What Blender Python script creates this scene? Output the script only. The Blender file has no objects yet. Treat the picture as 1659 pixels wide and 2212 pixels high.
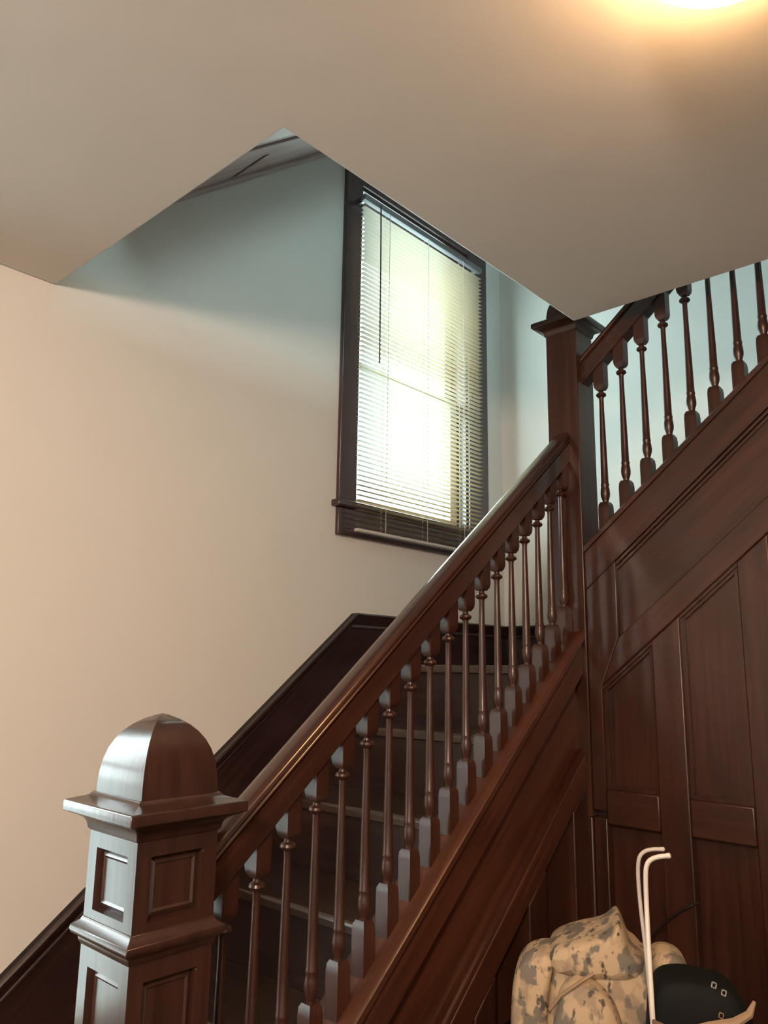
import bpy, bmesh, math, random
from mathutils import Vector, Matrix

S = bpy.context.scene
C = S.collection
random.seed(7)
G = 1.66            # eye height above the hall floor: all z below are given relative to the eye

# ------------------------------------------------------------------ camera
F_PX, PITCH, ROLL, YAW = 1685.45, 0.199277587, 0.0153459, 0.743714189
cp, sp = math.cos(PITCH), math.sin(PITCH)
fw = Vector((cp * math.cos(YAW), cp * math.sin(YAW), sp))
rt = Vector((math.sin(YAW), -math.cos(YAW), 0)); up = rt.cross(fw)
r2 = rt * math.cos(ROLL) + up * math.sin(ROLL); u2 = up * math.cos(ROLL) - rt * math.sin(ROLL)
cd = bpy.data.cameras.new('camera'); cam = bpy.data.objects.new('camera', cd); C.objects.link(cam)
cd.sensor_fit = 'VERTICAL'; cd.sensor_height = 36.0; cd.sensor_width = 27.0
cd.lens = F_PX * 36.0 / 2212.0; cd.clip_start = 0.02
cam.matrix_world = Matrix(((r2.x, u2.x, -fw.x, 0), (r2.y, u2.y, -fw.y, 0), (r2.z, u2.z, -fw.z, G), (0, 0, 0, 1)))
S.camera = cam

# ------------------------------------------------------------------ sky, exposure, window portals
SKY = 19.0
W = bpy.data.worlds.new('sky'); S.world = W; W.use_nodes = True
bg = W.node_tree.nodes['Background']; bg.inputs[0].default_value = (0.74, 0.97, 1.0, 1); bg.inputs[1].default_value = SKY
S.view_settings.view_transform = 'Standard'; S.view_settings.look = 'None'
S.view_settings.exposure = 0.11; S.view_settings.gamma = 1.0; S.view_settings.use_curve_mapping = False
LAMP_W = 48.0

def portal(name, x0, x1, z0, z1, y):
    l = bpy.data.lights.new(name, 'AREA'); l.shape = 'RECTANGLE'; l.size = x1 - x0; l.size_y = z1 - z0
    l.cycles.is_portal = True
    o = bpy.data.objects.new(name, l); C.objects.link(o)
    o.location = ((x0 + x1) / 2, y, (z0 + z1) / 2 + G); o.rotation_euler = (-math.pi / 2, 0, 0)
    return o
portal('portal_landing', 2.205, 2.985, .66, 2.13, 2.34)
portal('portal_hall', .0, .46, -1.0, .75, 2.34)
portal('portal_upstairs', 0.1, 1.7, 2.10, 2.92, -2.74).rotation_euler = (math.pi / 2, 0, 0)
def lamp(name, loc, watts, col, r):
    l = bpy.data.lights.new(name, 'POINT'); l.energy = watts; l.color = col; l.shadow_soft_size = r
    o = bpy.data.objects.new(name, l); C.objects.link(o); o.location = (loc[0], loc[1], loc[2] + G)
lamp('hall_lamp', (-1.05, -.30, .75), 190, (1, .76, .60), .14)      # the other hall lamp, behind the photographer

# ------------------------------------------------------------------ materials
def nt(name):
    m = bpy.data.materials.new(name); m.use_nodes = True
    return m, m.node_tree.nodes, m.node_tree.links, m.node_tree.nodes['Principled BSDF']

TH = math.atan(.82)
def wood(name, axis, dark, mid, light, rough=.34, coat=.12, bump=.05):
    m, N, L, P = nt(name)
    tc = N.new('ShaderNodeTexCoord'); a = N.new('ShaderNodeMapping'); b = N.new('ShaderNodeMapping')
    L.new(tc.outputs['Object'], a.inputs[0]); L.new(a.outputs[0], b.inputs[0])
    long, cross = 2.2, 42.0
    sc = {'X': (long, cross, cross), 'Y': (cross, long, cross), 'Z': (cross, cross, long),
          'SX': (long, cross, cross), 'SY': (cross, long, cross)}[axis]
    if axis == 'SX': a.inputs['Rotation'].default_value = (0, TH, 0)
    if axis == 'SY': a.inputs['Rotation'].default_value = (TH, 0, 0)
    b.inputs['Scale'].default_value = sc
    n1 = N.new('ShaderNodeTexNoise'); n1.inputs['Scale'].default_value = 1.0; n1.inputs['Detail'].default_value = 7; n1.inputs['Roughness'].default_value = .62
    n1.inputs['Distortion'].default_value = .6
    L.new(b.outputs[0], n1.inputs['Vector'])
    n2 = N.new('ShaderNodeTexNoise'); n2.inputs['Scale'].default_value = 3.0; n2.inputs['Detail'].default_value = 3
    L.new(tc.outputs['Object'], n2.inputs['Vector'])
    mx = N.new('ShaderNodeMath'); mx.operation = 'MULTIPLY_ADD'; mx.inputs[1].default_value = .35
    L.new(n2.outputs[0], mx.inputs[0])
    sc2 = N.new('ShaderNodeMath'); sc2.operation = 'MULTIPLY'; sc2.inputs[1].default_value = .65
    L.new(n1.outputs[0], sc2.inputs[0]); L.new(sc2.outputs[0], mx.inputs[2])
    r = N.new('ShaderNodeValToRGB'); L.new(mx.outputs[0], r.inputs[0])
    e = r.color_ramp.elements; e[0].position = .33; e[0].color = (*dark, 1); e[1].position = .68; e[1].color = (*light, 1)
    k = e.new(.5); k.color = (*mid, 1)
    L.new(r.outputs[0], P.inputs['Base Color'])
    P.inputs['Roughness'].default_value = rough; P.inputs['Coat Weight'].default_value = coat; P.inputs['Coat Roughness'].default_value = .16
    bm = N.new('ShaderNodeBump'); bm.inputs['Strength'].default_value = bump; bm.inputs['Distance'].default_value = .01
    L.new(n1.outputs[0], bm.inputs['Height']); L.new(bm.outputs[0], P.inputs['Normal'])
    return m

OAK = ((.017, .0055, .0032), (.036, .0118, .0066), (.060, .0205, .0112))
NWL = ((.020, .0078, .0052), (.033, .0130, .0086), (.050, .020, .0128))
DRK = ((.012, .0055, .0055), (.024, .0105, .0100), (.040, .0175, .0155))
TRD = ((.022, .012, .009), (.038, .021, .0155), (.060, .035, .026))
OAK_LIT = ((.030, .0090, .0045), (.062, .0200, .0095), (.100, .034, .0165))  # same oak, lightened: stronger light on the lower string is put into its colour
oak_z = wood('oak_vertical_grain', 'Z', *OAK); oak_x = wood('oak_grain_along_x', 'X', *OAK); oak_y = wood('oak_grain_along_y', 'Y', *OAK)
oak_sx = wood('lit_oak_sloping_grain_x', 'SX', *OAK_LIT); oak_sy = wood('oak_sloping_grain_y', 'SY', *OAK)
rail_sx = wood('varnished_handrail_x', 'SX', *OAK, rough=.22, coat=.5, bump=.015); rail_sy = wood('varnished_handrail_y', 'SY', *OAK, rough=.22, coat=.5, bump=.015)
newel_z = wood('newel_varnished_oak', 'Z', *NWL, rough=.30, coat=.7, bump=.08)
dark_x = wood('dark_stained_oak_x', 'X', *DRK); dark_y = wood('dark_stained_oak_y', 'Y', *DRK); dark_sx = wood('dark_stained_oak_slope', 'SX', *DRK); dark_z = wood('dark_stained_oak_z', 'Z', *DRK)
tread_y = wood('worn_oak_tread', 'Y', *TRD, rough=.30, coat=.5)
mauve_sx = wood('mauve_brown_boards', 'SX', (.28, .20, .195), (.40, .30, .29), (.50, .40, .385), rough=.5, coat=.05)
table_y = wood('table_wood', 'Y', *DRK)

def plain(name, col, rough=.5, metal=0, coat=0, spec=.5):
    m, N, L, P = nt(name)
    n = N.new('ShaderNodeTexNoise'); n.inputs['Scale'].default_value = 9; n.inputs['Detail'].default_value = 4
    tc = N.new('ShaderNodeTexCoord'); L.new(tc.outputs['Object'], n.inputs['Vector'])
    mr = N.new('ShaderNodeMapRange'); mr.inputs['To Min'].default_value = .88; mr.inputs['To Max'].default_value = 1.1
    L.new(n.outputs[0], mr.inputs[0])
    mm = N.new('ShaderNodeMix'); mm.data_type = 'RGBA'; mm.blend_type = 'MULTIPLY'; mm.inputs['Factor'].default_value = 1
    mm.inputs['A'].default_value = (*col, 1); L.new(mr.outputs[0], mm.inputs['B'])
    L.new(mm.outputs['Result'], P.inputs['Base Color'])
    P.inputs['Roughness'].default_value = rough; P.inputs['Metallic'].default_value = metal; P.inputs['Coat Weight'].default_value = coat
    P.inputs['Specular IOR Level'].default_value = spec
    return m

def plaster(name, col, var=.05, bump=.25, specks=False):
    m, N, L, P = nt(name)
    tc = N.new('ShaderNodeTexCoord')
    n = N.new('ShaderNodeTexNoise'); n.inputs['Scale'].default_value = 1.6; n.inputs['Detail'].default_value = 5
    L.new(tc.outputs['Object'], n.inputs['Vector'])
    mr = N.new('ShaderNodeMapRange'); mr.inputs['To Min'].default_value = 1 - var; mr.inputs['To Max'].default_value = 1 + var
    L.new(n.outputs[0], mr.inputs[0])
    mm = N.new('ShaderNodeMix'); mm.data_type = 'RGBA'; mm.blend_type = 'MULTIPLY'; mm.inputs['Factor'].default_value = 1
    mm.inputs['A'].default_value = (*col, 1); L.new(mr.outputs[0], mm.inputs['B'])
    out = mm.outputs['Result']
    if specks:   # small chips and flakes in the paint
        v = N.new('ShaderNodeTexVoronoi'); v.inputs['Scale'].default_value = 3.6; v.inputs['Randomness'].default_value = 1
        mp = N.new('ShaderNodeMapping'); mp.inputs['Scale'].default_value = (1, 2.6, 1); mp.inputs['Rotation'].default_value = (0, 0, .6)
        L.new(tc.outputs['Object'], mp.inputs[0]); L.new(mp.outputs[0], v.inputs['Vector'])
        cr = N.new('ShaderNodeMath'); cr.operation = 'LESS_THAN'; cr.inputs[1].default_value = .035
        L.new(v.outputs['Distance'], cr.inputs[0])
        n4 = N.new('ShaderNodeTexNoise'); n4.inputs['Scale'].default_value = 1.1; L.new(tc.outputs['Object'], n4.inputs['Vector'])
        g = N.new('ShaderNodeMath'); g.operation = 'GREATER_THAN'; g.inputs[1].default_value = .50; L.new(n4.outputs[0], g.inputs[0])
        ml = N.new('ShaderNodeMath'); ml.operation = 'MULTIPLY'; L.new(cr.outputs[0], ml.inputs[0]); L.new(g.outputs[0], ml.inputs[1])
        m3 = N.new('ShaderNodeMix'); m3.data_type = 'RGBA'; L.new(ml.outputs[0], m3.inputs['Factor']); L.new(out, m3.inputs['A'])
        m3.inputs['B'].default_value = (.78, .66, .55, 1); out = m3.outputs['Result']
    L.new(out, P.inputs['Base Color']); P.inputs['Roughness'].default_value = .62; P.inputs['Specular IOR Level'].default_value = .3
    n3 = N.new('ShaderNodeTexNoise'); n3.inputs['Scale'].default_value = 7; n3.inputs['Detail'].default_value = 6
    L.new(tc.outputs['Object'], n3.inputs['Vector'])
    b = N.new('ShaderNodeBump'); b.inputs['Strength'].default_value = bump; b.inputs['Distance'].default_value = .02
    L.new(n3.outputs[0], b.inputs['Height']); L.new(b.outputs[0], P.inputs['Normal'])
    return m

wall_m = plaster('painted_plaster_wall', (.70, .70, .67), .03, .06)
ceil_m = plaster('painted_plaster_ceiling', (.70, .675, .625), .04, .12, True)
white_m = plain('white_painted_wood', (.72, .71, .66), .4)
cream_m = plain('cream_painted_sash', (.70, .64, .48), .4)
floor_m = wood('hall_floor_boards', 'X', *TRD)

def glass_mat(name, tint):
    m, N, L, P = nt(name)
    N.remove(P); out = N['Material Output']
    t = N.new('ShaderNodeBsdfTransparent'); t.inputs[0].default_value = (*tint, 1)
    g = N.new('ShaderNodeBsdfGlossy'); g.inputs['Roughness'].default_value = .02
    fr = N.new('ShaderNodeFresnel'); fr.inputs[0].default_value = 1.45
    ge = N.new('ShaderNodeNewGeometry'); iv = N.new('ShaderNodeMath'); iv.operation = 'SUBTRACT'; iv.inputs[0].default_value = 1
    L.new(ge.outputs['Backfacing'], iv.inputs[1]); pr = N.new('ShaderNodeMath'); pr.operation = 'MULTIPLY'
    L.new(fr.outputs[0], pr.inputs[0]); L.new(iv.outputs[0], pr.inputs[1])   # reflect once, on the face towards the viewer
    mx = N.new('ShaderNodeMixShader'); L.new(pr.outputs[0], mx.inputs[0]); L.new(t.outputs[0], mx.inputs[1]); L.new(g.outputs[0], mx.inputs[2])
    L.new(mx.outputs[0], out.inputs[0]); return m
glass_m = glass_mat('window_glass', (.96, .98, .97)); glass2_m = glass_mat('light_dimming_hall_glass', (.80, .76, .75))  # second pane's tint is added to dim the daylight through the unseen hall window

def slat_mat():
    m, N, L, P = nt('blind_slat_vinyl')
    P.inputs['Base Color'].default_value = (.52, .43, .33, 1); P.inputs['Roughness'].default_value = .45
    out = N['Material Output']
    t = N.new('ShaderNodeBsdfTranslucent'); t.inputs[0].default_value = (.68, .56, .30, 1)
    mx = N.new('ShaderNodeMixShader'); mx.inputs[0].default_value = .26
    L.new(P.outputs[0], mx.inputs[1]); L.new(t.outputs[0], mx.inputs[2]); L.new(mx.outputs[0], out.inputs[0]); return m
slat_m = slat_mat()

def bulb_mat():
    m, N, L, P = nt('lit_opal_glass')
    P.inputs['Base Color'].default_value = (.9, .85, .75, 1)
    P.inputs['Emission Color'].default_value = (1, .55, .24, 1); P.inputs['Emission Strength'].default_value = LAMP_W
    return m
bulb_m = bulb_mat()
brass_m = plain('polished_brass', (.80, .55, .25), .18, 1)
steel_m = plain('grey_metal', (.6, .62, .62), .3, 1)
black_m = plain('black_nylon', (.004, .005, .005), .75, 0, 0, .2)
gloss_m = plain('black_glossy_plastic', (.012, .014, .016), .15, 0, .6)
tan_m = plain('tan_webbing', (.26, .18, .11), .7)
brown_m = plain('brown_leather', (.13, .075, .05), .5)
ivory_m = plain('ivory_enamel', (.66, .63, .58), .35)
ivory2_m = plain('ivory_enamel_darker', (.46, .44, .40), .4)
cable_m = plain('dark_cable', (.012, .008, .007), .5)

def camo_mat():
    m, N, L, P = nt('camouflage_cloth')
    tc = N.new('ShaderNodeTexCoord')
    mp = N.new('ShaderNodeMapping'); mp.inputs['Rotation'].default_value = (.4, .7, .3); mp.inputs['Scale'].default_value = (1, 1.5, 1)
    L.new(tc.outputs['Object'], mp.inputs[0])
    def ns(s, off):
        ad = N.new('ShaderNodeVectorMath'); ad.inputs[1].default_value = (off, off * 2, -off); L.new(mp.outputs[0], ad.inputs[0])
        n = N.new('ShaderNodeTexNoise'); n.inputs['Scale'].default_value = s; n.inputs['Detail'].default_value = 3; n.inputs['Roughness'].default_value = .55
        L.new(ad.outputs[0], n.inputs['Vector']); return n.outputs[0]
    col = None
    def over(base, fac_src, lo, hi, c):
        mr = N.new('ShaderNodeMapRange'); mr.inputs['From Min'].default_value = lo; mr.inputs['From Max'].default_value = hi
        L.new(fac_src, mr.inputs[0])
        mx = N.new('ShaderNodeMix'); mx.data_type = 'RGBA'; L.new(mr.outputs[0], mx.inputs['Factor'])
        if isinstance(base, tuple): mx.inputs['A'].default_value = (*base, 1)
        else: L.new(base, mx.inputs['A'])
        mx.inputs['B'].default_value = (*c, 1); return mx.outputs['Result']
    col = over((.44, .34, .22), ns(15, 0), .50, .58, (.30, .23, .16))
    col = over(col, ns(18, 3.1), .53, .585, (.155, .140, .115))
    col = over(col, ns(30, 7.7), .60, .65, (.075, .068, .058))
    L.new(col, P.inputs['Base Color']); P.inputs['Roughness'].default_value = .85
    n3 = N.new('ShaderNodeTexNoise'); n3.inputs['Scale'].default_value = 60; L.new(tc.outputs['Object'], n3.inputs['Vector'])
    b = N.new('ShaderNodeBump'); b.inputs['Strength'].default_value = .2; L.new(n3.outputs[0], b.inputs['Height']); L.new(b.outputs[0], P.inputs['Normal'])
    return m
camo_m = camo_mat()

# ------------------------------------------------------------------ mesh helpers
class M:
    def __init__(s): s.v = []; s.f = []; s.sm = []
    def add(s, v, f, smooth=False):
        o = len(s.v); s.v += [tuple(p) for p in v]; s.f += [tuple(i + o for i in q) for q in f]; s.sm += [smooth] * len(f); return s
    def box(s, x0, x1, y0, y1, z0, z1):
        v = [(x, y, z) for z in (z0, z1) for y in (y0, y1) for x in (x0, x1)]
        return s.add(v, [(0, 2, 3, 1), (4, 5, 7, 6), (0, 1, 5, 4), (2, 6, 7, 3), (0, 4, 6, 2), (1, 3, 7, 5)])
    def prism(s, pts, axis, a, b):
        """polygon pts in the plane across `axis`, extruded a..b. axis X: pts=(y,z); Y: pts=(x,z); Z: pts=(x,y)"""
        mk = {'X': lambda p, t: (t, p[0], p[1]), 'Y': lambda p, t: (p[0], t, p[1]), 'Z': lambda p, t: (p[0], p[1], t)}[axis]
        n = len(pts); v = [mk(p, a) for p in pts] + [mk(p, b) for p in pts]
        f = [tuple(range(n)), tuple(range(2 * n - 1, n - 1, -1))] + [(i, i + n, (i + 1) % n + n, (i + 1) % n) for i in range(n)]
        return s.add(v, f)
    def loft(s, rings, cap=True, smooth=False, closed=True):
        n = len(rings[0]); v = [p for r in rings for p in r]; f = []
        for k in range(len(rings) - 1):
            for i in range(n if closed else n - 1):
                j = (i + 1) % n; f.append((k * n + i, k * n + j, (k + 1) * n + j, (k + 1) * n + i))
        if cap: f += [tuple(range(n - 1, -1, -1)), tuple(range((len(rings) - 1) * n, len(rings) * n))]
        return s.add(v, f, smooth)
    def sqloft(s, cx, cy, prof, smooth=False):
        return s.loft([[(cx - h, cy - h, z), (cx + h, cy - h, z), (cx + h, cy + h, z), (cx - h, cy + h, z)] for h, z in prof], True, smooth)
    def lathe(s, cx, cy, prof, n=14, smooth=True):
        return s.loft([[(cx + r * math.cos(2 * math.pi * i / n), cy + r * math.sin(2 * math.pi * i / n), z) for i in range(n)] for r, z in prof], True, smooth)
    def tube(s, pts, r, n=10):
        P = [Vector(p) for p in pts]; rings = []; prev = None
        for i, p in enumerate(P):
            t = (P[min(i + 1, len(P) - 1)] - P[max(i - 1, 0)]).normalized()
            if prev is None:
                prev = t.cross(Vector((.3, .8, .5))).normalized()
            prev = (prev - t * prev.dot(t)).normalized(); q = t.cross(prev)
            rr = r[i] if isinstance(r, (list, tuple)) else r
            rings.append([p + rr * (prev * math.cos(2 * math.pi * k / n) + q * math.sin(2 * math.pi * k / n)) for k in range(n)])
        return s.loft(rings, True, True)

def obj(name, mb, mat, parent=None, bevel=0, loc=None, kind=None, sub=0):
    """one mesh object; vertices are scene coordinates relative to eye height"""
    base = Vector(parent['base']) if parent is not None else Vector(loc if loc else (0, 0, -G))
    me = bpy.data.meshes.new(name)
    me.from_pydata([(x - base.x, y - base.y, z - base.z) for x, y, z in mb.v], [], mb.f)
    me.polygons.foreach_set('use_smooth', mb.sm)
    bm = bmesh.new(); bm.from_mesh(me); bmesh.ops.recalc_face_normals(bm, faces=bm.faces); bm.to_mesh(me); bm.free()
    me.set_sharp_from_angle(angle=math.radians(38))
    me.materials.append(mat)
    o = bpy.data.objects.new(name, me); C.objects.link(o)
    o['base'] = tuple(base)
    if parent is not None: o.parent = parent
    else: o.location = (base.x, base.y, base.z + G)
    if bevel:
        b = o.modifiers.new('bevel', 'BEVEL'); b.width = bevel; b.segments = 2; b.limit_method = 'ANGLE'; b.angle_limit = math.radians(40)
    if sub:
        b = o.modifiers.new('sub', 'SUBSURF'); b.levels = sub; b.render_levels = sub
    if kind: o['kind'] = kind
    return o

def thing(name, label, cat, base, group=None):
    o = bpy.data.objects.new(name, None); C.objects.link(o)
    o.location = (base[0], base[1], base[2] + G); o['base'] = tuple(base); o['label'] = label; o['category'] = cat
    o.empty_display_size = .1
    if group: o['group'] = group
    return o
def tag(o, label, cat, group=None):
    o['label'] = label; o['category'] = cat
    if group: o['group'] = group
    return o
def dup(o, name, parent, delta):
    c = o.copy(); c.name = name; C.objects.link(c); c.parent = parent
    c.location = Vector(o.location) + Vector(delta); return c

# ------------------------------------------------------------------ the setting
X0, X1, Y0, Y1 = -2.6, 3.29, -2.6, 2.2
ZF, ZC, ZU, ZT = -G, 1.117, 1.40, 3.95       # hall floor, hall ceiling, upper floor, upper ceiling
T = .14
WX0, WX1, WZ0, WZ1 = 2.205, 2.985, .66, 2.10      # landing window opening
HX0, HX1, HZ0, HZ1 = .0, .46, -1.0, .75         # hall window opening

w = M()   # wall with both windows, built as pieces around the openings
w.box(X0 - T, HX0, Y1, Y1 + T, ZF, ZT); w.box(HX0, HX1, Y1, Y1 + T, ZF, HZ0); w.box(HX0, HX1, Y1, Y1 + T, HZ1, ZT)
w.box(HX1, WX0, Y1, Y1 + T, ZF, ZT); w.box(WX0, WX1, Y1, Y1 + T, ZF, WZ0); w.box(WX0, WX1, Y1, Y1 + T, WZ1, ZT); w.box(WX1, X1 + T, Y1, Y1 + T, ZF, ZT)
obj('wall_left', w, wall_m, kind='structure')
obj('wall_back', M().box(X1, X1 + T, Y0 - T, Y1, ZF, ZT), wall_m, kind='structure')
obj('wall_front', M().box(X0 - T, X0, Y0 - T, Y1, ZF, ZT), wall_m, kind='structure')
UX0, UX1, UZ0, UZ1 = .1, 1.7, 2.10, 2.92          # opening of an unseen upstairs window, added to brighten the upper stairwell
w = M()
w.box(X0, UX0, Y0 - T, Y0, ZF, ZT); w.box(UX1, X1, Y0 - T, Y0, ZF, ZT); w.box(UX0, UX1, Y0 - T, Y0, ZF, UZ0); w.box(UX0, UX1, Y0 - T, Y0, UZ1, ZT)
obj('wall_right', w, wall_m, kind='structure')
obj('floor', M().box(X0, X1, Y0, Y1, ZF - .1, ZF), floor_m, kind='structure')
CX, CY, AX = 2.147, 1.151, .920
YU = -.30     # where the upper flight meets the upper floor
obj('ground', M().box(-40, 40, -40, 40, ZF - .9, ZF - .6), plain('outdoor_ground', (.40, .42, .41), .9), kind='structure')
cl = M().prism([(X0, Y0), (X1, Y0), (X1, YU), (CX, YU), (CX, CY), (AX, CY), (AX, Y1), (X0, Y1)], 'Z', ZC, ZU)
obj('ceiling', cl, ceil_m, kind='structure', bevel=.006)
obj('ceiling_upper', M().box(X0, X1, Y0, Y1, ZT, ZT + .1), ceil_m, kind='structure')

# stair lines: nosing line of the lower flight along x, of the upper flight along -y
SL = .82
def nlow(x): return SL * x - 1.825
def nup(y): return .52 - .83 * (y - .90)
RISE, RUN = .21, .256

# skirting: sloped wall string beside the lower flight, level round the landing
def sk(x): return -.27 + .80 * (x - 1.602)
xs, zl = 2.212, .217
t1 = thing('trim_1', 'dark stained stepped skirting board climbing the left wall beside the stairs', 'skirting', (xs, Y1, 0)); t1['kind'] = 'structure'
del t1['category']
x_st = .30
obj('skirting_board', M().prism([(x_st, sk(x_st) - .62), (xs + .12, zl - .62), (xs + .12, zl), (xs, zl), (x_st, sk(x_st))], 'Y', Y1 - .022, Y1), dark_sx, t1)
cap = M()
def skprof(o): return [(-.022, -.062), (-.027, -.058), (-.027, -.050), (-.024, -.046), (-.030, -.036), (-.038, -.020), (-.040, -.006), (-.036, 0), (0, 0), (0, -.062)]
rings = []
for x, zf in ((x_st, sk(x_st)), (xs, zl)):
    rings.append([(x + (-.0 if x < xs else .42 * b), Y1 + a, zf + (b * 1.22 if x < xs else b)) for a, b in skprof(0)])
# mitre: at the break both runs share the same ring
cap.loft(rings); rings2 = [rings[1], [(X1, Y1 + a, zl + b) for a, b in skprof(0)]]; cap.loft(rings2)
obj('cap_moulding', cap, dark_sx, t1)
obj('baseboard_left', M().box(xs + .12, X1, Y1 - .022, Y1, .015, zl - .04), dark_x, kind='structure')
bb = M().box(X1 - .022, X1, .9, Y1 - .022, .015, zl - .04)
bb.loft([[(X1 + a, y, zl + b) for a, b in skprof(0)] for y in (.9, Y1 - .03)])
obj('baseboard_back', bb, dark_y, kind='structure')

# ------------------------------------------------------------------ landing window
def window(name, x0, x1, z0, z1, mid, casing, jam, sashm, cw, head, cwr=None, tall=.035, pane=None):
    cwr = cwr or cw
    t = thing(name, 'window', 'window', ((x0 + x1) / 2, Y1, z0)); t['kind'] = 'structure'; del t['category']; del t['label']
    y = Y1
    for nm, b in (('casing', (x0 - cw, x0, z0, z1 + head)), ('casing', (x1, x1 + cwr, z0, z1 + head)), ('casing', (x0, x1, z1, z1 + head))):
        obj(nm, M().box(b[0], b[1], y - .020, y, b[2], b[3]), casing, t, bevel=.004)
    obj('stool', M().box(x0 - cw - .022, min(x1 + cwr + .022, X1 - .002), y - .042, y + .07, z0 - .028, z0), casing, t, bevel=.006)
    obj('apron', M().box(x0 - cw, x1 + cwr, y - .020, y, z0 - .14, z0 - .028), casing, t, bevel=.004)
    j = M(); th = .012
    j.box(x0, x0 + th, y - .002, y + T, z0, z1); j.box(x1 - th, x1, y - .002, y + T, z0, z1); j.box(x0 + th, x1 - th, y - .002, y + T, z1 - th, z1); j.box(x0 + th, x1 - th, y + .071, y + T + .02, z0 - .016, z0 + .003)
    obj('jamb', j, jam, t)
    a, b = x0 + th, x1 - th
    for k, (za, zb, yy) in enumerate(((z0 + .004, mid + .02, y + .055), (mid - .02, z1 - th, y + .09))):
        st = .05
        f = M(); f.box(a, a + st, yy, yy + .033, za, zb); f.box(b - st, b, yy, yy + .033, za, zb)
        f.box(a + st, b - st, yy, yy + .033, za, za + (tall if k == 0 else .04)); f.box(a + st, b - st, yy, yy + .033, zb - (.04 if k == 0 else .05), zb)
        sh = obj('sash', f, sashm, t)
        obj('pane', M().box(a + st, b - st, yy + .014, yy + .018, za + .03, zb - .04), pane or glass_m, sh)
    return t
win_case = wood('window_casing_dark_oak', 'Z', (.030, .016, .018), (.050, .027, .030), (.075, .042, .045), rough=.28, coat=.4)
window('window_1', WX0, WX1, WZ0, WZ1, 1.295, win_case, win_case, cream_m, .100, .11, .153)
window('window_2', HX0, HX1, HZ0, HZ1, -.1, win_case, win_case, cream_m, .12, .14, pane=glass2_m)

t = window('window_added_upstairs', -.8, .8, UZ0, UZ1, 2.50, win_case, win_case, cream_m, .12, .14)
t.rotation_euler = (0, 0, math.pi); t.location = ((UX0 + UX1) / 2, Y0, UZ0 + G)

# ------------------------------------------------------------------ mini blind hung in front of the casing
BX0, BX1, BY, BZ0, BZ1 = 2.160, 3.020, 2.137, .535, 2.015
t = thing('window_blind', 'white mini blind with open slats hanging over the landing window', 'blind', ((BX0 + BX1) / 2, BY, BZ0))
obj('head_rail', M().box(BX0, BX1, BY - .013, BY + .013, BZ1 - .026, BZ1), plain('blind_rail_grey', (.20, .19, .21), .5), t, bevel=.003)
obj('bottom_rail', M().box(BX0, BX1, BY - .011, BY + .011, BZ0, BZ0 + .012), plain('blind_bottom_rail', (.55, .52, .50), .4), t, bevel=.003)
for x in (BX0 + .01, BX1 - .02):
    obj('bracket', M().box(x, x + .012, BY + .013, Y1 - .020, BZ1 - .026, BZ1), steel_m, t)
pitch = .0205; n_sl = int((BZ1 - .03 - BZ0 - .02) / pitch)
sl0 = None
for i in range(n_sl):
    z = BZ0 + .026 + i * pitch
    if sl0 is None:
        m = M(); prof = [(-.0125, -.0004), (-.006, .0005), (.0, .0009), (.006, .0005), (.0125, -.0004)]
        m.loft([[(x, BY + a, z + b + .0002) for a, b in prof] + [(x, BY + a, z + b - .0002) for a, b in reversed(prof)] for x in (BX0 + .002, BX1 - .002)])
        sl0 = obj('slat', m, slat_m, t)
    else:
        dup(sl0, 'slat', t, (0, 0, i * pitch))
cord_m = plain('blind_cord', (.60, .59, .55), .7)
dcord_m = plain('tilt_wand_dark', (.10, .085, .075), .4)
for x in (BX0 + .16, (BX0 + BX1) / 2, BX1 - .16):
    m = M(); m.box(x - .001, x + .001, BY - .0145, BY - .0130, BZ0 + .01, BZ1 - .026); m.box(x - .001, x + .001, BY + .0130, BY + .0145, BZ0 + .01, BZ1 - .026)
    obj('ladder_cord', m, cord_m, t)
obj('tilt_wand', M().tube([(2.248, BY - .024, BZ1 - .02), (2.250, BY - .026, 1.7), (2.252, BY - .027, 1.26)], .0035, 8), dcord_m, t)

# ------------------------------------------------------------------ balusters
BW = .018
def baluster_mesh(cx, cy, top, bot, axis):
    """turned baluster: z=0 is the nosing line at the axis. top/bot: slope-cut square ends"""
    m = M(); s = SL if axis == 'X' else -.83
    def cut(z):
        pts = []
        for dx, dy in ((-BW, -BW), (BW, -BW), (BW, BW), (-BW, BW)):
            pts.append((cx + dx, cy + dy, z + (s * dx if axis == 'X' else s * dy)))
        return pts
    def sq(h, z): return [(cx - h, cy - h, z), (cx + h, cy - h, z), (cx + h, cy + h, z), (cx - h, cy + h, z)]
    m.loft([cut(bot), sq(BW, bot + .075), sq(BW * .93, bot + .089), sq(BW * .70, bot + .097)])
    b = bot + .095
    pr = [(.0100, b), (.0095, b + .006), (.0105, b + .010), (.0142, b + .022), (.0150, b + .032), (.0138, b + .046), (.0120, b + .054), (.0132, b + .058), (.0132, b + .062), (.0118, b + .066),
          (.0110, b + .13), (.0095, b + .22), (.0078, b + .31)]
    tz = .579
    pr += [(.0074, tz - .016), (.0085, tz - .009), (.0150, tz - .005), (.0168, tz - .001), (.0150, tz + .004), (.0085, tz + .008), (.0075, tz + .014), (.0100, tz + .017)]
    m.lathe(cx, cy, pr, 12)
    m.loft([sq(BW * .60, tz + .015), sq(BW * .90, tz + .024), sq(BW, tz + .034), cut(top)])
    return m

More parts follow.
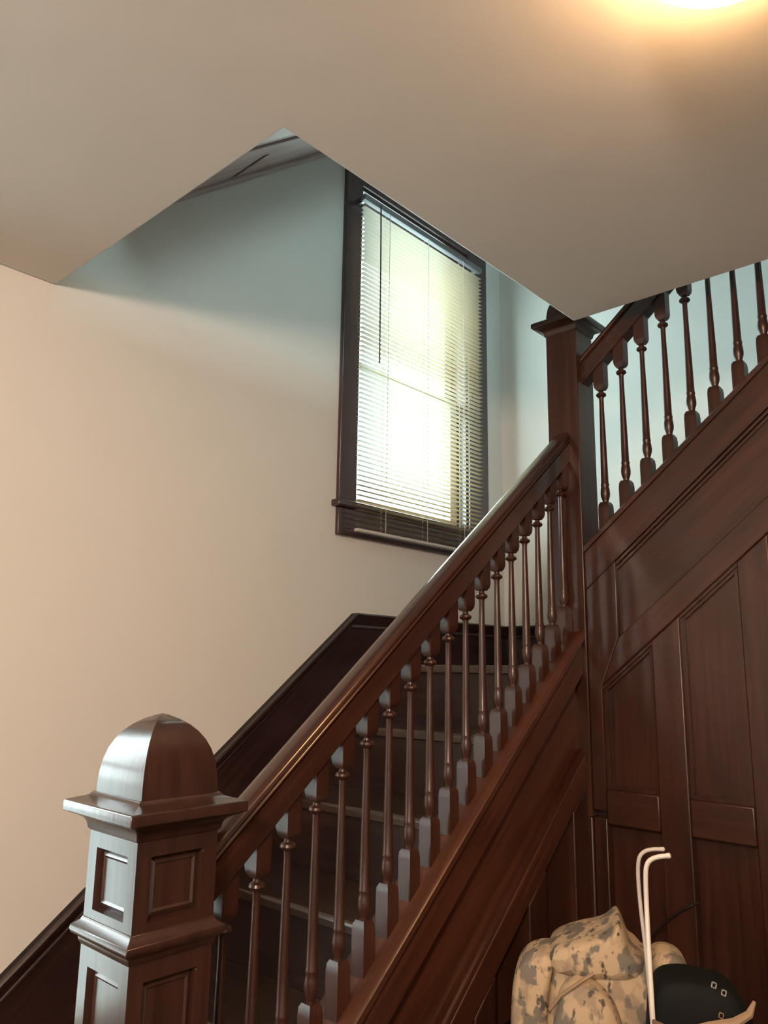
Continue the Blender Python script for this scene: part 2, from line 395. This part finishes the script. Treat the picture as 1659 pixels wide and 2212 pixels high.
RP = [(.025, 0), (.0265, .047), (.0225, .049), (.0225, .0525), (.029, .0545), (.0315, .0575), (.0300, .0605), (.0270, .0620), (.0275, .0640), (.0300, .0660), (.0285, .0710), (.0220, .0760), (.0100, .0785)]
RPROF = RP + [(-a, b) for a, b in reversed(RP)]
LYC, UXC = 1.255, 2.290
RB = .673
CT = math.cos(TH)
CPR = [(-.058, -.024), (.058, -.024), (.058, -.006), (.052, 0), (-.052, 0), (-.058, -.006)]

def balustrade_low():
    t = thing('stair_balustrade', 'lower oak handrail with turned balusters running from domed newel up to landing', 'balustrade', (1.55, LYC, nlow(1.55) + .12))
    xa, xb = .869, 2.233
    obj('handrail', M().loft([[(x, LYC + a, nlow(x) + RB + b / CT) for a, b in RPROF] for x in (xa, xb)], True, True), rail_sx, t)
    b0 = None
    for k in range(-1, 17):
        x = 1.022 + .0744 * k
        if b0 is None:
            m = baluster_mesh(x, LYC, RB + .004, .118, 'X'); m.v = [(a, b, c + nlow(x)) for a, b, c in m.v]
            b0 = obj('baluster', m, oak_z, t); xr = x
        else: dup(b0, 'baluster', t, (x - xr, 0, SL * (x - xr)))
    return t
def balustrade_up():
    t = thing('stair_balustrade', 'upper oak balustrade rising right from landing newel past the ceiling edge', 'balustrade', (UXC, .7, nup(.7) + .12))
    ya, yb = 1.193, .1
    obj('handrail', M().loft([[(UXC - a, y, nup(y) + RB + b / CT) for a, b in RPROF] for y in (ya, yb)], True, True), rail_sy, t)
    b0 = None
    for k in range(0, 13):
        y = 1.137 - .0732 * k
        if b0 is None:
            m = baluster_mesh(UXC, y, RB + .004, .118, 'Y'); m.v = [(a, b, c + nup(y)) for a, b, c in m.v]
            b0 = obj('baluster', m, oak_z, t); yr = y
        else: dup(b0, 'baluster', t, (0, y - yr, -.83 * (y - yr)))
    return t
balustrade_low(); balustrade_up()

# ------------------------------------------------------------------ newel posts
def panel_shaft(cx, cy, h, z0, z1, pans, mg, dp):
    """square shaft with a recessed panel on each side"""
    m = M()
    zs = [z0] + [z for p in pans for z in p] + [z1]
    for k in range(4):
        c, s = [(1, 0), (0, 1), (-1, 0), (0, -1)][k]
        def P(a, o, z): return (cx + c * o - s * a, cy + s * o + c * a, z)
        def q(a0, a1, za, zb, o=h): m.add([P(a0, o, za), P(a1, o, za), P(a1, o, zb), P(a0, o, zb)], [(0, 1, 2, 3)])
        for i in range(len(zs) - 1):
            if i % 2 == 0: q(-h, h, zs[i], zs[i + 1])
            else:
                a = h - mg; za, zb = zs[i], zs[i + 1]
                q(-h, -a, za, zb); q(a, h, za, zb)
                g = .012
                R = [[P(x, o, z) for x, z in ((-a + d, za + d), (a - d, za + d), (a - d, zb - d), (-a + d, zb - d))] for d, o in ((0, h), (.002, h - dp), (g, h - dp * .55), (g + .004, h - dp * .75))]
                m.loft(R, False); m.add(R[-1], [(0, 1, 2, 3)])
    m.add([(cx - h, cy - h, z1), (cx + h, cy - h, z1), (cx + h, cy + h, z1), (cx - h, cy + h, z1)], [(0, 1, 2, 3)])
    m.add([(cx - h, cy - h, z0), (cx + h, cy - h, z0), (cx + h, cy + h, z0), (cx - h, cy + h, z0)], [(0, 3, 2, 1)])
    return m

def cap_parts(t, cx, cy, h, zc, mat, hd):
    """cornice whose shaft joint is at zc - .055, dome base at zc, dome height hd"""
    obj('cornice', M().sqloft(cx, cy, [(h, zc - .062), (h + .004, zc - .058), (h + .006, zc - .048), (h + .010, zc - .042), (h + .020, zc - .036), (h + .029, zc - .033), (h + .031, zc - .031), (h + .036, zc - .030), (h + .036, zc - .015), (h + .034, zc - .012), (h + .030, zc - .011), (h + .006, zc - .004), (h + .001, zc + .002)]), mat, t, bevel=.0012)
    k = h - .003
    prof = [(1, 0), (.995, .12), (.975, .26), (.93, .41), (.86, .55), (.76, .67), (.63, .775), (.48, .86), (.30, .93), (.12, .98), (.01, 1)]
    obj('dome_cap', M().sqloft(cx, cy, [(k * a, zc + .002 + hd * b) for a, b in prof], True), mat, t, bevel=0)

t = thing('newel_post', 'large domed oak newel post with recessed square panels at the stair foot', 'newel post', (.792, 1.257, ZF))
cx, cy, h = .792, 1.257, .077
obj('lower_shaft', panel_shaft(cx, cy, h, ZF, -.447, [(-1.30, -.487)], .027, .014), newel_z, t)
obj('ledge_moulding', M().sqloft(cx, cy, [(h + .001, -.458), (h + .004, -.452), (h + .005, -.446), (h + .014, -.440), (h + .016, -.434), (h + .015, -.428), (h + .004, -.420), (h + .001, -.414)]), newel_z, t, bevel=.001)
obj('upper_shaft', panel_shaft(cx, cy, h, -.416, -.272, [(-.400, -.302)], .027, .014), newel_z, t)
cap_parts(t, cx, cy, h, -.216, newel_z, .132)

t = thing('newel_post', 'square oak newel post at the landing corner, its cap behind the ceiling corner', 'newel post', (2.290, 1.250, -.42))
obj('shaft', M().box(2.233, 2.347, 1.193, 1.307, -.42, 1.142), oak_z, t, bevel=.003)
cap_parts(t, 2.290, 1.250, .057, 1.196, oak_z, .10)
obj('pendant_drop', M().sqloft(2.290, 1.250, [(.034, -.421), (.032, -.428), (.002, -.478)]), dark_z, t)

# ------------------------------------------------------------------ lower flight
t = thing('stair_flight', 'lower flight of dark oak stairs climbing along the wall to the landing', 'staircase', (1.55, 1.70, ZF))
a, b = .869, 2.233
def sl_x(x0, x1, lo, hi): return [(x0, nlow(x0) + lo), (x1, nlow(x1) + lo), (x1, nlow(x1) + hi), (x0, nlow(x0) + hi)]
obj('string_cap', M().loft([[(x, LYC + p, nlow(x) + .12 + q) for p, q in CPR] for x in (a, b)]), oak_sx, t)
obj('fascia', M().prism(sl_x(a, b, -.01, .097), 'Y', 1.207, 1.235), oak_sx, t, bevel=.002)
obj('string_board', M().prism(sl_x(a, b, -.34, .097), 'Y', 1.236, 1.29), oak_sx, t)
obj('mid_rail', M().prism(sl_x(a, b, -.335, -.245), 'Y', 1.207, 1.2355), oak_sx, t, bevel=.003)
obj('bead', M().loft([[(x, 1.222 + .012 * math.cos(u), nlow(x) - .240 + .010 * math.sin(u)) for u in [k * math.pi / 4 for k in range(8)]] for x in (a, b)], True, True), rail_sx, t)
# spandrel under the mid rail: stiles and sunk panels
xr = 2.233; k = 0
while xr > .95:
    sw = .085
    x0s = xr - sw
    obj('stile', M().prism([(x0s, ZF), (xr, ZF), (xr, nlow(xr) - .337), (x0s, nlow(x0s) - .337)], 'Y', 1.207, 1.235), oak_z, t, bevel=.003)
    x0p = max(x0s - .16, .869)
    for z0p, z1p in ((-1.50, -.95), (-.86, None)):
        if z1p is None:
            za = nlow(x0p) - .337; zb = nlow(x0s) - .337
            if zb < z0p + .05: continue
            za = max(za, z0p + .01)
            pts = [(x0p, z0p), (x0s, z0p), (x0s, zb), (x0p, za)]
        else:
            zz = nlow(x0p) - .337
            if zz < z0p + .1: continue
            pts = [(x0p, z0p), (x0s, z0p), (x0s, min(z1p, nlow(x0s) - .337)), (x0p, min(z1p, zz))]
        obj('panel', M().prism(pts, 'Y', 1.226, 1.244), oak_z, t)
    xr = x0s - .16; k += 1
for i in range(1, 8):
    xn = 2.25 - RUN * i; z = .02 - RISE * i
    obj('tread', M().prism([(xn, z - .03), (xn + RUN + .03, z - .03), (xn + RUN + .03, z), (xn + .006, z), (xn, z - .006)], 'Y', 1.29, 2.178), tread_y, t, bevel=.008)
    obj('riser', M().box(xn + RUN + .028, xn + RUN + .046, 1.29, 2.178, z, z + RISE - .03), dark_y, t)
obj('riser', M().box(.458 + .028, .458 + .046, 1.29, 2.178, ZF, -1.45 - .03), dark_y, t)

t = thing('stair_landing', 'oak landing floor below the window where both flights meet', 'landing', (2.8, 1.7, -.01))
obj('nosing', M().prism([(2.25, -.010), (2.29, -.010), (2.29, .02), (2.256, .02), (2.25, .014)], 'Y', 1.310, 2.178), tread_y, t, bevel=.009)
for i, (p, q) in enumerate([(2.292, 2.44), (2.442, 2.61), (2.612, 2.78), (2.782, 2.95), (2.952, 3.12), (3.122, 3.268)]):
    obj('floor_board', M().box(p, q, 1.310 if p < 2.35 else 1.255, 2.178, -.010, .02), tread_y, t)

# ------------------------------------------------------------------ upper flight
t = thing('stair_flight', 'upper flight of oak stairs rising right above the panelled wall', 'staircase', (2.8, .5, 0))
ya, yb = 1.193, -.16
def sl_y(y0, y1, lo, hi): return [(y0, nup(y0) + lo), (y1, nup(y1) + lo), (y1, nup(y1) + hi), (y0, nup(y0) + hi)]
obj('string_cap', M().loft([[(UXC - p, y, nup(y) + .12 + q) for p, q in CPR] for y in (ya, yb)]), oak_sy, t)
obj('string_board', M().prism(sl_y(ya, yb, -.26, .097), 'X', 2.268, 2.33), oak_sy, t)
obj('fascia', M().prism(sl_y(ya, yb, -.022, .097), 'X', 2.240, 2.2675), oak_sy, t, bevel=.002)
m = M()
for o, z0, z1 in ((2.246, -.036, -.0225), (2.252, -.050, -.0365)):
    m.prism(sl_y(1.12, yb, z0, z1), 'X', o, 2.2675)
obj('moulding', m, oak_sy, t, bevel=.002)
for i in range(1, 8):
    z = .02 + RISE * i; yn = .90 - (z - .52) / .83
    obj('tread', M().prism([(yn, z - .03), (yn - .283, z - .03), (yn - .283, z), (yn - .006, z), (yn, z - .006)], 'X', 2.332, 3.265), tread_y, t)
    obj('riser', M().box(2.332, 3.265, yn - .046, yn - .028, z - RISE, z - .03), dark_x, t)

# ------------------------------------------------------------------ panelled wall under the upper flight
t = thing('wall_panelling', 'oak frame and panel wall under the upper stair flight', 'panelling', (2.26, .4, ZF))
t['kind'] = 'structure'; del t['category']; t.name = 'wall_panelled'
PX = 2.240
obj('backing', M().prism([(-2.59, ZF), (1.235, ZF), (1.235, nup(1.235) - .27), (.06, .97), (.06, ZC - .003), (-2.59, ZC - .003)], 'X', 2.280, 2.33), dark_z, t)
# long sloping panel, its stile by the newel and the sloping mid rail with a mitred end
obj('stile', M().prism([(1.193, nup(1.193) - .022), (1.193, -.40), (1.150, -.40), (1.150, nup(1.150) - .352), (1.090, nup(1.090) - .254), (1.090, nup(1.090) - .022)], 'X', PX, 2.279), oak_z, t, bevel=.003)
obj('panel', M().prism([(1.0895, nup(1.0895) - .262), (.06, nup(.06) - .262), (.06, nup(.06) - .040), (1.0895, nup(1.0895) - .040)], 'X', 2.258, 2.2675), oak_sy, t)
obj('mid_rail', M().prism([(1.090, nup(1.090) - .256), (1.150, nup(1.150) - .352), (.06, nup(.06) - .352), (.06, nup(.06) - .256)], 'X', PX - .002, 2.279), oak_sy, t, bevel=.004)
def under(y): return nup(y) - .3525
ys = 1.150
RT, RBm = -.338, -.436
stiles = [(.988, .902), (.732, .646), (.476, .390), (.220, .134), (-.036, -.122), (-.292, -.378), (-.548, -.634)]
left = 1.150
for (p, q) in stiles:
    top = lambda y: min(under(y), ZC - .005)
    obj('panel', M().prism([(left, RT), (p, RT), (p, top(p)), (left, top(left))], 'X', 2.262, 2.2795), oak_z, t)
    # sunk moulding round the head of the panel
    m = M()
    for k, (o, dz) in enumerate(((2.246, .010), (2.253, .021))):
        m.prism([(left, top(left) - dz), (p, top(p) - dz), (p, top(p) + (.001 if k == 0 else -.010)), (left, top(left) + (.001 if k == 0 else -.010))], 'X', o, 2.262)
    m.prism([(left, RT), (left - .012, RT), (left - .012, top(left - .012) - .022), (left, top(left) - .022)], 'X', 2.253, 2.262)
    m.prism([(p, RT), (p + .012, RT), (p + .012, top(p + .012) - .022), (p, top(p) - .022)], 'X', 2.253, 2.262)
    m.box(2.253, 2.262, p + .0125, left - .0125, RT, RT + .012)
    obj('panel_moulding', m, oak_z, t)
    obj('cross_rail', M().box(PX, 2.279, p + .0005, left - .0005, RBm, RT - .0005), oak_y, t, bevel=.004)
    obj('panel', M().box(2.274, 2.2795, p, left, -1.42, RBm), oak_z, t)
    obj('cross_rail', M().box(PX, 2.279, p + .0005, left - .0005, -1.50, -1.4205), oak_y, t, bevel=.004)
    obj('stile', M().prism([(p, -1.50), (q, -1.50), (q, top(q)), (p, top(p))], 'X', PX, 2.279), oak_z, t, bevel=.004)
    left = q
obj('stile', M().box(PX, 2.279, 1.150, 1.1925, -1.50, -.4205), oak_z, t, bevel=.003)
obj('corner_post', M().box(2.234, 2.32, 1.194, 1.26, ZF, -.4205), oak_z, t, bevel=.004)
obj('plinth', M().box(PX - .01, 2.279, -.634, 1.1925, ZF, -1.5005), oak_y, t, bevel=.004)

# ------------------------------------------------------------------ the next flight overhead: boarded soffit seen through the stairwell
def so(x): return 1.619 + .81 * (x - 1.353)
t = thing('stair_flight', 'boarded mauve brown underside of the attic stair high above the window', 'staircase', (1.9, 1.9, so(1.9)))
xa, xb = 1.09, 3.286
def slab(x0, x1, y0, y1, lo, hi): return M().prism([(x0, so(x0) + lo), (x1, so(x1) + lo), (x1, so(x1) + hi), (x0, so(x0) + hi)], 'Y', y0, y1)
obj('wall_trim', slab(xa, xb, 2.135, 2.199, 0, .06), mauve_sx, t, bevel=.004)
obj('soffit_board', slab(xa, 1.462, 1.915, 2.130, .014, .06), mauve_sx, t, bevel=.004)
obj('soffit_board', slab(1.486, xb, 1.915, 2.130, .014, .06), mauve_sx, t, bevel=.004)
obj('soffit_board', slab(xa, xb, 1.805, 1.908, .008, .06), mauve_sx, t, bevel=.004)
obj('soffit_board', slab(xa, xb, 1.70, 1.752, .004, .06), mauve_sx, t, bevel=.004)
obj('carriage', slab(xa, xb, 1.40, 2.199, .061, .20), dark_sx, t)
obj('plaster_edge', slab(xa, xb, 1.40, 1.700, -.004, .06), wall_m, t)

# ------------------------------------------------------------------ ceiling lamp
lx, ly = 1.040, .281
t = thing('ceiling_light', 'lit opal glass dome lamp on the hall ceiling at top right', 'ceiling light', (lx, ly, ZC))
obj('base_plate', M().lathe(lx, ly, [(.148, ZC - .001), (.150, ZC - .010), (.140, ZC - .016)], 32), brass_m, t)
obj('glass_bowl', M().lathe(lx, ly, [(.138, ZC - .016), (.141, ZC - .026), (.135, ZC - .045), (.115, ZC - .066), (.08, ZC - .082), (.04, ZC - .090), (.004, ZC - .092)], 32), bulb_m, t)

# ------------------------------------------------------------------ table (below the frame) and the things on it
TZ = -.915
t = thing('hall_table', 'dark wooden table under the rucksack, below the frame', 'table', (1.80, .70, ZF))
obj('table_top', M().box(1.38, 2.21, .12, 1.175, TZ - .03, TZ), table_y, t, bevel=.006)
for x in (1.43, 2.12):
    for y in (.17, 1.08):
        obj('leg', M().sqloft(x + .02, y + .02, [(.016, ZF), (.026, TZ - .12), (.026, TZ - .03)]), dark_z, t)
m = M(); m.box(1.44, 2.15, .185, .205, TZ - .11, TZ - .03); m.box(1.44, 2.15, 1.085, 1.105, TZ - .11, TZ - .03)
obj('apron', m, dark_x, t)

UU, VV = Vector((.468, -.884, 0)), Vector((.884, .468, 0))
def B(u, v, z): p = UU * u + VV * v; return (p.x, p.y, z)
def blob(name, outline, v0, v1, mat, parent, infl=.8, sub=2, seg=5):
    """closed cushion: an outline in the (u,z) plane swelling between depths v0 (front) and v1 (back)"""
    cu = sum(p[0] for p in outline) / len(outline); cz = sum(p[1] for p in outline) / len(outline)
    rings = []; vm = (v0 + v1) / 2; hv = (v1 - v0) / 2
    for i in range(seg + 1):
        a = -math.pi / 2 + math.pi * i / seg
        k = infl + (1 - infl) * math.cos(a)
        if i in (0, seg): k *= .80
        rings.append([B(cu + (p[0] - cu) * k, vm + hv * math.sin(a), cz + (p[1] - cz) * k) for p in outline])
    return obj(name, M().loft(rings, True, True), mat, parent, sub=sub)

t = thing('rucksack', 'sand and grey camouflage rucksack standing against the panelled corner', 'rucksack', B(0, 1.89, TZ))
blob('body', [(-.125, TZ), (.165, TZ), (.172, -.72), (.160, -.64), (.120, -.585), (.060, -.567), (.0, -.555), (-.055, -.562), (-.100, -.585), (-.120, -.66), (-.128, -.78)], 1.80, 2.00, camo_m, t, .88, 2)
blob('side_pocket', [(-.195, TZ), (-.118, TZ), (-.112, -.74), (-.104, -.63), (-.085, -.572), (-.120, -.572), (-.155, -.585), (-.178, -.612), (-.189, -.67), (-.192, -.76)], 1.80, 1.95, camo_m, t, .86, 2)
blob('top_flap', [(-.118, -.585), (-.105, -.620), (-.04, -.625), (.03, -.620), (.085, -.615), (.094, -.572), (.060, -.562), (.056, -.545), (.050, -.526), (.041, -.508), (.036, -.507), (.024, -.520), (.008, -.534), (-.045, -.546), (-.10, -.566)], 1.79, 1.99, camo_m, t, .90, 1)
blob('shoulder_pad', [(.082, -.70), (.172, -.70), (.178, -.64), (.176, -.602), (.166, -.570), (.140, -.557), (.112, -.558), (.088, -.575)], 1.82, 1.93, camo_m, t, .86, 2)
blob('front_pocket', [(-.105, -.86), (.035, -.86), (.045, -.74), (.035, -.66), (.0, -.615), (-.05, -.598), (-.085, -.625), (-.103, -.69)], 1.745, 1.84, camo_m, t, .84, 2)
obj('compression_strap', M().tube([B(-.103, 1.752, -.66), B(-.080, 1.742, -.628), B(-.045, 1.742, -.602), B(-.015, 1.752, -.585)], .004, 6), tan_m, t)

t = thing('shoulder_bag', 'black nylon shoulder bag with tan rim right of the camouflage rucksack', 'bag', B(.17, 1.72, TZ))
blob('body', [(.075, TZ), (.262, TZ), (.276, -.72), (.272, -.628), (.250, -.585), (.236, -.566), (.205, -.553), (.186, -.557), (.160, -.549), (.110, -.555), (.088, -.575), (.074, -.66)], 1.66, 1.79, black_m, t, .90, 2)
obj('rim', M().tube([B(.150, 1.655, -.628), B(.185, 1.648, -.617), B(.225, 1.648, -.607), B(.252, 1.655, -.592), B(.264, 1.668, -.575)], [.005, .009, .009, .007, .003], 8), tan_m, t)
for (u, z, n_) in ((.196, -.551, 0), (.212, -.562, 1), (.205, -.600, 2)):
    m = M()
    for k in range(4):
        a0 = k * math.pi / 2 + .5; a1 = a0 + math.pi / 2
        m.tube([B(u + .005 * math.cos(a0), 1.656, z + .006 * math.sin(a0)), B(u + .005 * math.cos(a1), 1.656, z + .006 * math.sin(a1))], .0014, 6)
    obj('buckle', m, steel_m if n_ < 2 else brass_m, t)

t = thing('leather_pouch', 'glossy black pouch with brown strap and bright brass stud at bottom right', 'pouch', B(.10, 1.62, TZ))
blob('body', [(.062, TZ), (.118, TZ), (.122, -.68), (.116, -.638), (.104, -.616), (.084, -.611), (.068, -.628), (.060, -.68)], 1.585, 1.645, gloss_m, t, .80, 2)
obj('strap', M().tube([B(.086, 1.615, -.607), B(.100, 1.60, -.608), B(.116, 1.592, -.620), B(.128, 1.592, -.640), B(.134, 1.60, -.68), B(.135, 1.615, TZ + .01)], [.004, .006, .008, .008, .006, .004], 8), brown_m, t)
m = M(); c = Vector(B(.1195, 1.578, -.6185))
m.loft([[tuple(c + UU * (r * math.cos(2 * math.pi * k / 12)) * .8 + Vector((0, 0, 1.3 * r * math.sin(2 * math.pi * k / 12))) - VV * d) for k in range(12)] for r, d in ((.0065, -.006), (.0062, .002), (.004, .005), (.001, .006))], True, True)
obj('stud', m, brass_m, t)

def rod(label, pts, r, mat):
    P = [Vector(B(*p)) for p in pts]
    out = []
    for i in range(len(P) - 1):   # round the corners
        for s in range(6):
            tt = s / 6; p0 = P[max(i - 1, 0)]; p1 = P[i]; p2 = P[i + 1]; p3 = P[min(i + 2, len(P) - 1)]
            out.append(.5 * ((2 * p1) + (p2 - p0) * tt + (2 * p0 - 5 * p1 + 4 * p2 - p3) * tt ** 2 + (3 * p1 - p0 - 3 * p2 + p3) * tt ** 3))
    out.append(P[-1])
    t = thing('curtain_rod', label, 'curtain rod', tuple(P[-1]), 'bent ivory rods')
    obj('tube', M().tube(out, r, 10), mat, t)
    a, b = P[0], (P[0] - P[1]).normalized()
    obj('end_cap', M().tube([a - b * .002, a + b * .004, a + b * .006], [r * 1.12, r * 1.12, r * .5], 10), mat, t)
rod('nearer and lower of two bent ivory rods standing in front of the rucksack',
    [(.132, 1.70, -.345), (.116, 1.70, -.348), (.102, 1.70, -.3535), (.093, 1.70, -.364), (.0895, 1.70, -.385), (.0885, 1.70, -.44), (.0875, 1.675, -.52), (.0875, 1.655, -.602), (.088, 1.650, -.70), (.088, 1.650, TZ)], .0047, ivory_m)
rod('farther and higher of two bent ivory rods, left behind its twin',
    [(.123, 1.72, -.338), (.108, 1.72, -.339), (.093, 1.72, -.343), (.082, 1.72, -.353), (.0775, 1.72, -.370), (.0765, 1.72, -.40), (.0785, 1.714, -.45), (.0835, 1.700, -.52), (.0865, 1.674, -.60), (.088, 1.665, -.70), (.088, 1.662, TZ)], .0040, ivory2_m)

m = M()
pts = [(2.232, 1.06, -.80), (2.232, 1.035, -.72), (2.232, 1.011, -.693), (2.232, .983, -.663), (2.232, .942, -.628), (2.236, .905, -.606), (2.250, .8985, -.603)]
tag(obj('cable', m.tube([(1.98, 1.08, TZ + .004), (2.15, 1.075, TZ + .03)] + pts, .0035, 6), cable_m, loc=(2.2, .95, TZ)), 'thin dark cable looping up against the panelled wall behind the rucksack', 'cable')
